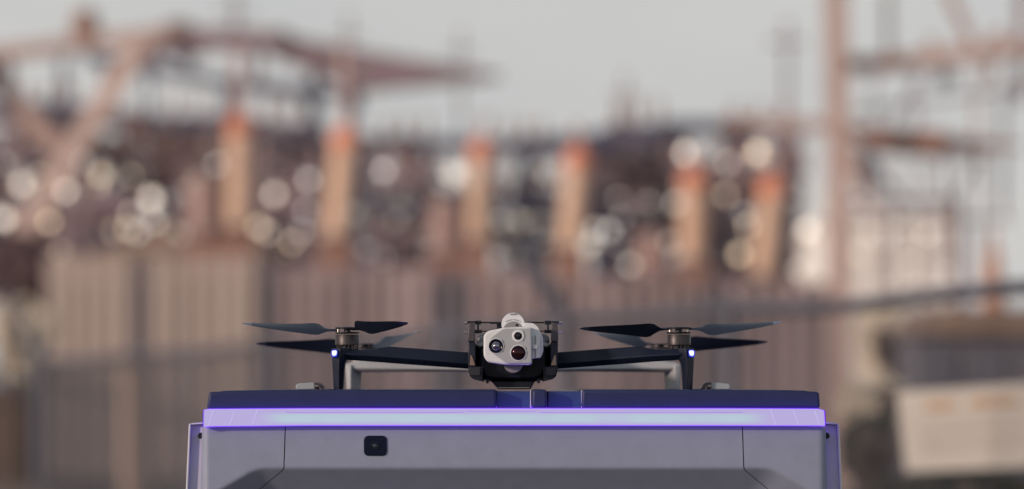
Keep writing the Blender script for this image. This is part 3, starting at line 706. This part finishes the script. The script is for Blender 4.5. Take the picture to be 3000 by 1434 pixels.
# ================================================================== DRONE
drone = thing('drone', (0, .2, HC), 'black four rotor drone with pale camera head resting on the docking station', 'drone')
m_arm = mat('arm_black', (0.008, 0.013, 0.03), .42, var=.12, scale=40, bump=.12, spec=.4)
m_rarm = mat('rear_arm_grey', (0.36, 0.38, 0.41), .5, var=.04, scale=40)
m_motor = mat('motor_bronze', (0.06, 0.054, 0.058), .42, metal=.6, var=.12, scale=60, bump=.1)
m_prop = mat('prop_carbon', (0.014, 0.022, 0.042), .38, var=.1, scale=40)
m_tip = mat('prop_tip', (0.10, 0.13, 0.20), .35, var=.05, scale=40)
m_white = mat('gimbal_white', (0.63, 0.66, 0.70), .5, var=.02, scale=60, bump=.08)
m_white2 = mat('gimbal_face', (0.345, 0.375, 0.415), .6, var=.02, scale=60, bump=.1)
m_greyp = mat('gimbal_grey', (0.22, 0.22, 0.235), .5, var=.03, scale=60)
m_screw = mat('screw_steel', (.45, .43, .4), .3, metal=.9)
# body
hull = MB()
HP = [(1390, 1010), (1416, 997), (1590, 997), (1616, 1010), (1618, 1075), (1598, 1112), (1570, 1118), (1436, 1118), (1408, 1112), (1388, 1075)]
hull.prism(HP, 5.53, 5.82, .99)
MB().prism(HP, 5.488, 5.532, .86).build('nose', m_black, drone, bevel=.003)
hull.build('hull', m_black, drone, bevel=.004)
MB().prism([(1391, 1010), (1393, 983), (1450, 972), (1556, 972), (1613, 983), (1615, 1010)], 5.60, 5.90, .97).build('battery', mat('battery_grey', (.05, .06, .085), .4, var=.05, scale=40), drone, bevel=.005)
MB().prism([(1437, 1117), (1569, 1117), (1556, 1141), (1459, 1141)], 5.49, 5.78, .97).build('belly', m_black, drone, bevel=.002)
MB().pbox(1460, 1136, 1552, 1137.5, 5.485, 5.49).build('belly_seam', m_screw, drone)
MB().prism(rpoly([(1478, 1098), (1528, 1098), (1526, 1106), (1480, 1106)], 1), 5.484, 5.51).build('sensor_bar', m_gloss, drone)
m_win = mat('warm_reflection', (.30, .21, .18), .25, metal=.6, var=.1, scale=40)  # warm reflection of the yard put into the panel colour
for mflag in (False, True):
    f_ = mir if mflag else (lambda p: p)
    pod = MB().prism(f_(rpoly([(1371, 1073), (1372, 1086), (1376, 1103), (1385, 1111), (1414, 1118), (1416, 1074)], 2)), 5.455, 5.72, .97).build('side_pod', m_black, drone, bevel=.0015)
    MB().prism(f_([(1374, 1077), (1408, 1077), (1406, 1101), (1380, 1101)]), 5.4525, 5.456).build('pod_face', mat('pod_face', (.016, .017, .026), .5, var=.1, scale=40), pod, bevel=.0006)
    MB().prism(f_(rpoly([(1423, 1112), (1433, 1112), (1431, 1124), (1425, 1124)], 1.5)), 5.47, 5.49).build('foot_pin', m_black, drone)
    st = MB()
    st.prism(f_([(1373, 948), (1390, 948), (1391.5, 990), (1391.5, 1001), (1370.5, 1001), (1370.5, 990)]), 5.462, 5.485)
    up = st.build('roll_bar', mat('roll_bar', (.055, .05, .06), .45, var=.1, scale=40), drone, bevel=.0012)
    MB().prism(f_([(1368.5, 941.5), (1390.5, 941.5), (1390.5, 945.5), (1368.5, 945.5)]), 5.458, 5.49).build('bar_cap', m_black, up, bevel=.0005)
    MB().prism(f_([(1370.5, 1001.5), (1392, 1001.5), (1394, 1040), (1393, 1074), (1371, 1074), (1371.5, 1030)]), 5.465, 5.60).build('side_strut', m_arm, drone, bevel=.0015)
    MB().prism(f_([(1378, 1042), (1382, 1042), (1392, 1071), (1376, 1071)]), 5.4635, 5.466).build('side_window', m_win, drone)
    for yy in (946.5, 974):
        MB().lathe(P(*f_([(1366.5, yy)])[0], 5.47), [(.0017, -.004), (.0017, .004)], axis='x', n=10).build('screw', m_screw, drone)
    MB().prism(f_(rpoly([(1391, 940), (1410, 940), (1410, 950.5), (1391, 950.5)], 1)), 5.468, 5.49).build('damper', m_black, drone, bevel=.0006)
    MB().prism(f_([(1398, 950.5), (1403, 950.5), (1403, 967), (1398, 967)]), 5.472, 5.482).build('damper_pin', m_black, drone)
    MB().prism(f_(rpoly([(1391.5, 967), (1411.5, 967), (1411.5, 976.5), (1391.5, 976.5)], 1)), 5.468, 5.49).build('damper', m_black, drone, bevel=.0006)
MB().pbox(1410, 943.5, 1595, 947.5, 5.474, 5.482).build('cross_bar', m_black, drone, bevel=.0005)
MB().pbox(1411, 969.5, 1594, 972.5, 5.474, 5.482).build('cross_bar', m_black, drone, bevel=.0005)
MB().pbox(1436, 944, 1470, 950, 5.471, 5.4735).build('cross_bar_clip', m_black, drone)
MB().pbox(1455, 948, 1470, 980, 5.476, 5.50).build('gimbal_bracket', m_black, drone, bevel=.001)

# camera head on its gimbal
gb = MB().lathe(P(1503.5, 952, 5.475), [(.0165, -.03), (.0175, -.026), (.0175, .022), (.0168, .024)], axis='y', n=40).build('gimbal_motor', m_white, drone, smooth=40)
V = []
MB().lathe(P(1503.5, 973, 5.452), [(.0155, -.004), (.0157, .0012), (.0150, .002)], axis='y', n=40).build('motor_face', m_greyp, gb, smooth=40)
MB().prism(rrect(1494, 919.5, 1514, 923.5, 1), 5.450, 5.4525).build('motor_notch', m_greyp, gb)
MB().lathe(P(1514, 953, 5.4490), [(.0019, -.002), (.0019, .0004)], axis='y', n=14).build('motor_hole', m_gap, gb)
ARM = rpoly([(1537, 946), (1562, 947), (1575, 957), (1591, 990), (1592, 1030), (1584, 1049), (1560, 1050), (1556, 1000), (1537, 975)], [2, 6, 6, 8, 8, 4, 1, 6, 1])
MB().prism(ARM, 5.418, 5.475).build('gimbal_arm', m_white, drone, bevel=.002)
ro = MB().prism(rpoly([(1559, 982), (1581, 984), (1582, 1048), (1559, 1052)], 2), 5.408, 5.44).build('roll_motor', m_white, drone, bevel=.0012)
MB().pbox(1567.2, 983, 1568.6, 1050, 5.4065, 5.4085).build('motor_gap', m_gap, ro)
MB().prism(rrect(1560, 1010.5, 1573, 1022.5, 2), 5.403, 5.4075).build('clip', m_white, ro, bevel=.0006)
HEAD = rpoly([(1416, 983), (1428, 970), (1475, 960), (1545, 956.5), (1559, 960), (1559.5, 1066), (1552, 1070.5), (1475, 1069.5), (1428, 1062), (1416, 1045)], [6, 6, 12, 3, 6, 6, 6, 8, 10, 12])
hd = MB().prism(HEAD, 5.400, 5.45, .985).build('camera_head', m_white, drone, bevel=.0025, seg=3)
FACE = rpoly([(1475, 963), (1556, 962.5), (1557.5, 1065), (1485, 1065.5), (1430, 1026), (1427.5, 1008), (1440, 988)], [6, 4, 5, 8, 8, 6, 8])
MB().prism(FACE, 5.3975, 5.402, .995).build('face_plate', m_white2, hd, bevel=.0008)
SC = 5.3975/F
def lens(cx, cy, rout, rblk, rgl, glass, dome):
    c = P(cx, cy, 5.3975)
    rg_ = MB().lathe(c, [(rout*SC, -.003), (rout*SC, .0006), ((rout-1.2)*SC, .0009), ((rblk+1)*SC, .0009), (rblk*SC, .0002), (rblk*SC, -.003)], axis='y', n=40).build('lens_bezel', m_white, hd, smooth=35)
    MB().lathe(c, [((rblk-.1)*SC, -.003), ((rblk-.1)*SC, .0012), ((rblk-2)*SC, .0015), ((rblk-3.5)*SC, .0008), ((rgl)*SC, -.0002)], axis='y', n=40).build('lens_barrel', m_gloss, hd, smooth=35)
    pr = [(rgl*SC*math.cos(a), .0001 + dome*math.sin(a)) for a in [R(90)*i/10 for i in range(11)]]
    MB().lathe(c, pr, axis='y', n=40).build('lens_glass', glass, hd, smooth=60)
g1 = mat('thermal_glass', (.30, .30, .36), .06, metal=1.0, var=.02)
g2 = mat('red_coated_glass', (.030, .010, .014), .06, metal=.7, var=.02)
g3 = mat('small_glass', (.035, .03, .035), .06, metal=.6, var=.02)
lens(1453, 1014.6, 23, 20.5, 11, g1, .0042)
lens(1518, 985, 18, 11.2, 6.5, g3, .002)
lens(1518.5, 1034.7, 24, 21, 19, g2, .004)
m_ink = mat('print_grey', (.03, .03, .035), .6)
for cx, cy, r_ in ((1453, 1014.6, 25.5), (1518, 985, 20.5), (1518.5, 1034.7, 26.5)):
    mk = MB()
    for k in range(-6, 7):
        if k in (-2, 3): continue
        a = R(k*7); x_, y_ = cx + r_*math.cos(a), cy + r_*math.sin(a)
        mk.pbox(x_-.6, y_-.9, x_+.6, y_+.9, 5.3971, 5.3974)
    mk.build('lens_print', m_ink, hd)
# maker's lettering on the gimbal motor, set on an arc
txt = 'SKYDIO VT300-Z'
for i, ch in enumerate(txt):
    if ch == ' ': continue
    cu = bpy.data.curves.new('letter', 'FONT'); cu.body = ch; cu.size = .0027; cu.align_x = 'CENTER'; cu.extrude = .0001
    tmp = bpy.data.objects.new('letter_tmp', cu); C.objects.link(tmp)
    dg = bpy.context.evaluated_depsgraph_get(); me = bpy.data.meshes.new_from_object(tmp.evaluated_get(dg))
    bpy.data.objects.remove(tmp)
    a = R((i-6.5)*5.2); rr_ = 34.5
    pos = P(1503.5 + rr_*math.sin(a), 973.5 - rr_*math.cos(a), 5.4503)
    me.transform(Matrix.Rotation(R(90), 4, 'X')); me.transform(Matrix.Rotation(a, 4, 'Y')); me.transform(Matrix.Translation(pos - org(drone)))
    me.materials.append(m_ink); lo = bpy.data.objects.new('letter', me); C.objects.link(lo); lo.parent = gb
MB().lathe(P(1504, 1066, 5.47), [(.013, -.03), (.0145, -.026), (.0145, .02), (.0135, .022)], axis='y', n=32).build('lower_motor', m_greyp, drone, smooth=40)

# front arms
def sect(px, top, mid, bot, d0, thick, mflag, bulge=.010):
    X = 2*CX - px if mflag else px
    pt = lambda py, d: Vector((P(X, 0, 5.5).x, d-D0, P(0, py, 5.5).z))
    return [pt(top, d0+bulge), pt(mid, d0), pt(bot, d0+bulge*.9), pt(bot, d0+thick), pt(top, d0+thick)]
def motor(px, py0, py1, d, parent, s=1.0):
    """bell between photo rows py0 (top) and py1 (bottom)"""
    k = d/F; r = 35.5*k*s; c = P(px, py1, d); H = (py1-py0)*k
    st = MB().lathe(c, [(r*.92, -.010), (r*.92, -.0085), (r*.55, -.008), (r*.55, 0)], n=36).build('stator', m_black, parent, smooth=30)
    for i in range(18):
        a = 2*math.pi*i/18; q_ = c + Vector((math.cos(a)*r*.86, math.sin(a)*r*.86, -.0045))
        MB().box(q_ - Vector((.0009, .0009, .004)), q_ + Vector((.0009, .0009, .0043))).build('stator_fin', m_motor, st)
    MB().lathe(c, [(r*.9, 0), (r, .0006), (r, H*.82), (r*.99, H*.84), (r*.99, H*.86), (r, H*.88), (r*.97, H), (r*.3, H)], n=40).build('motor_bell', m_motor, parent, smooth=35)
def hub(px, pyc, d, parent, wpx=36, hpx=19):
    k = d/F; z0 = P(0, pyc+hpx/2, d); c = P(px, pyc + hpx/2, d)
    h = hpx*k
    o_h = MB().lathe(c, [(wpx*.92*k, 0), (wpx*k, .001), (wpx*k, h*.2), (wpx*.9*k, h*.25)], n=28).build('rotor_hub', m_black, parent, smooth=40)
    MB().lathe(c, [(wpx*.28*k, h*.25), (wpx*.28*k, h*.72)], n=16).build('hub_post', m_motor, o_h, smooth=40)
    MB().lathe(c, [(wpx*.9*k, h*.72), (wpx*k, h*.76), (wpx*k, h*.92), (wpx*.9*k, h)], n=28).build('hub_cap', m_black, o_h, smooth=40)
    for s_ in (-.72, .72):
        q_ = c + Vector((wpx*s_*k, -.003, h*.25)); MB().tube(q_, q_ + Vector((0, 0, h*.47)), .0022, 10).build('hub_pin', m_screw, o_h)
def blade(px, py, d, az, length, pitch, dih, parent, droop=0.0, m_=None, chord=.036, start=.012):
    """one folding blade from the hub centre; az in degrees in plan (0 = photo right, 90 = away)"""
    c = P(px, py, d); u = Vector((math.cos(R(az))*math.cos(R(dih)), math.sin(R(az))*math.cos(R(dih)), math.sin(R(dih))))
    perp = Vector((0, 0, 1)).cross(Vector((math.cos(R(az)), math.sin(R(az)), 0))).normalized(); up = u.cross(perp)
    if up.z < 0: up = -up
    prof = [(0, .30, 6), (.06, .26, 8), (.12, .34, 16), (.20, .86, 27), (.26, 1.0, 27), (.40, .96, 22), (.60, .86, 18), (.78, .72, 15), (.90, .58, 12), (.965, .46, 9), (1.0, .16, 6)]
    def sec(tt, cf, pa, grow=0):
        p = c + u*(start + (length-start)*tt) + Vector((0, 0, droop*tt*tt)); ch = chord*cf; pt_ = R(pa)*(1 if pitch > 0 else -1)*abs(pitch)
        cv = perp*math.cos(pt_) + up*math.sin(pt_); nv = u.cross(cv).normalized()
        if nv.z < 0: nv = -nv
        th = .0034*(1-tt*.75) + grow
        sw = -.18*chord if True else 0
        lead, trail = .42, -.58
        return [p + cv*ch*lead, p + cv*ch*.15 + nv*th*.75, p + cv*ch*-.2 + nv*th*.6, p + cv*ch*trail, p + cv*ch*-.2 - nv*th*.25, p + cv*ch*.15 - nv*th*.35]
    def lerp_p(tt):
        for (a0, b0, c0), (a1, b1, c1) in zip(prof, prof[1:]):
            if a0 <= tt <= a1:
                f = (tt-a0)/(a1-a0); return (b0+(b1-b0)*f, c0+(c1-c0)*f)
        return prof[-1][1:]
    ts = [i/22*.9 for i in range(23)]
    bl_ = MB().loft([sec(tt, *lerp_p(tt)) for tt in ts]).build('blade', m_ or m_prop, parent, smooth=60)
    MB().loft([sec(tt, *lerp_p(tt)) for tt in (.9, .93, .965, .985, 1.0)]).build('blade_tip', m_tip, bl_, smooth=60)
m_nav = mat('nav_light', (.6, .7, 1), .3, emit=(.62, .70, 1.0), es=1.0)
m_navb = mat('nav_halo', (.02, .03, .2), .3, emit=(.03, .04, .55), es=.9)  # blue glow around the lamp put into an emissive body
for mflag in (False, True):
    f_ = mir if mflag else (lambda p: p)
    lat = MB().loft([sect(*q_, mflag) for q_ in ((985, 1022, 1034, 1050, 5.468, .045), (1026, 1024, 1040, 1056, 5.470, .045), (1060, 1025, 1041.5, 1058, 5.472, .045), (1091, 1024, 1043, 1060, 5.474, .045),
        (1118, 1019, 1045, 1062, 5.476, .045), (1140, 1016, 1047, 1064, 5.478, .046), (1230, 1022, 1054, 1070.5, 5.488, .05), (1376, 1033, 1067, 1081, 5.50, .06))])
    arm = lat.build('front_arm', m_arm, drone, bevel=.0012)
    def lsec(py, xo, xr, xi, d0, th):
        xs = [2*CX - q_ if mflag else q_ for q_ in (xo, xr, xi)]
        pt = lambda px_, d: Vector((P(px_, 0, 5.5).x, d-D0, P(0, py, 5.5).z))
        return [pt(xs[0], d0+.012), pt(xs[1], d0), pt(xs[2], d0+.010), pt(xs[2], d0+th), pt(xs[0], d0+th)]
    MB().loft([lsec(*q_) for q_ in ((1021.5, 974.5, 1000, 1022, 5.466, .045), (1040, 974.5, 998, 1020, 5.466, .045), (1056, 975, 996, 1017, 5.466, .045), (1063, 975, 996, 1012, 5.466, .044), (1090, 976.5, 995.5, 1009.5, 5.467, .038), (1141.5, 979, 996, 1007, 5.468, .03))]).build('landing_leg', m_arm, drone, bevel=.0012)
    cxm = 1017.5; X = 2*CX - cxm if mflag else cxm
    motor(X, 981, 1012, 5.50, drone)
    hub(X, 968.5, 5.50, drone)
    nl = MB().prism(f_(rpoly([(969.5, 1029), (972, 1026), (986, 1024.5), (989, 1030), (987, 1045), (974, 1048), (970, 1043)], 2)), 5.460, 5.475).build('nav_halo', m_navb, drone, bevel=.0008)
    MB().prism(f_(rpoly([(972.5, 1030), (976, 1027.5), (985.5, 1027.5), (987, 1032), (985, 1041), (977, 1044), (973, 1040)], 2.5)), 5.4575, 5.4605).build('nav_light', m_nav, nl, bevel=.0006)
# rotors: front left, front right, rear left, rear right
KX = 5.5/F
blade(1017.5, 970, 5.50, 184, .158, -1.15, 1.0, drone, droop=.0085)
blade(1017.5, 967, 5.50, -52, .150, -1.25, 1.2, drone, droop=.006)
blade(1989.5, 966, 5.50, 4, .156, 1.15, 1.0, drone, droop=.0095)
blade(1989.5, 966, 5.50, 190, .152, 1.3, 0.2, drone, droop=.001)
# rear arms, legs, motors and blades
RD = 5.90
for mflag in (False, True):
    f_ = mir if mflag else (lambda p: p)
    rl = MB()
    def rs(px, top, bot, y0=RD, th=.05):
        X = 2*CX - px if mflag else px
        a0 = P(X, top, RD); b0 = P(X, bot, RD)
        mid = b0.z + (a0.z-b0.z)*.35
        yb = y0 - D0
        return [Vector((a0.x, yb+.006, a0.z)), Vector((a0.x, yb, mid)), Vector((a0.x, yb+.008, b0.z)), Vector((a0.x, yb+th, b0.z)), Vector((a0.x, yb+th, a0.z))]
    rl.loft([rs(1013, 1066, 1084), rs(1030, 1061, 1089), rs(1060, 1059, 1091), rs(1150, 1062, 1090), rs(1300, 1070, 1088.5), rs(1400, 1078, 1090)]).build('rear_arm', m_rarm, drone, bevel=.002)
    def rls(py, xo, xr, xi):
        xs = [2*CX - q_ if mflag else q_ for q_ in (xo, xr, xi)]
        pt = lambda px_, d: Vector((P(px_, 0, RD).x, d-D0, P(0, py, RD).z))
        return [pt(xs[0], RD-.001), pt(xs[1], RD-.004), pt(xs[2], RD+.03), pt(xs[2], RD+.045), pt(xs[0], RD+.045)]
    MB().loft([rls(1070, 1012, 1029, 1058), rls(1092, 1013, 1029, 1056), rls(1141.8, 1015, 1029, 1054)]).build('rear_leg', m_rarm, drone, bevel=.0015)
    X = f_([(1070, 0)])[0][0]
    motor(X, 1022, 1040, 5.93, drone, .95)
    hub(X, 1014, 5.93, drone, 34, 14)
    MB().lathe(P(X, 1060, 5.93), [(.018, -.004), (.021, .0), (.021, .006), (.018, .009)], n=28).build('motor_mount', m_rarm, drone, smooth=40)
blade(1070, 1012, 5.93, 178, .178, 1.6, 0.0, drone, droop=.003)
blade(1070, 1018, 5.93, -42, .122, 1.9, 8, drone, droop=.008)
blade(1936, 1012, 5.93, 2, .174, -1.6, 0.0, drone, droop=.005)
blade(1936, 1014, 5.93, 200, .120, -1.5, 7, drone, droop=.006)
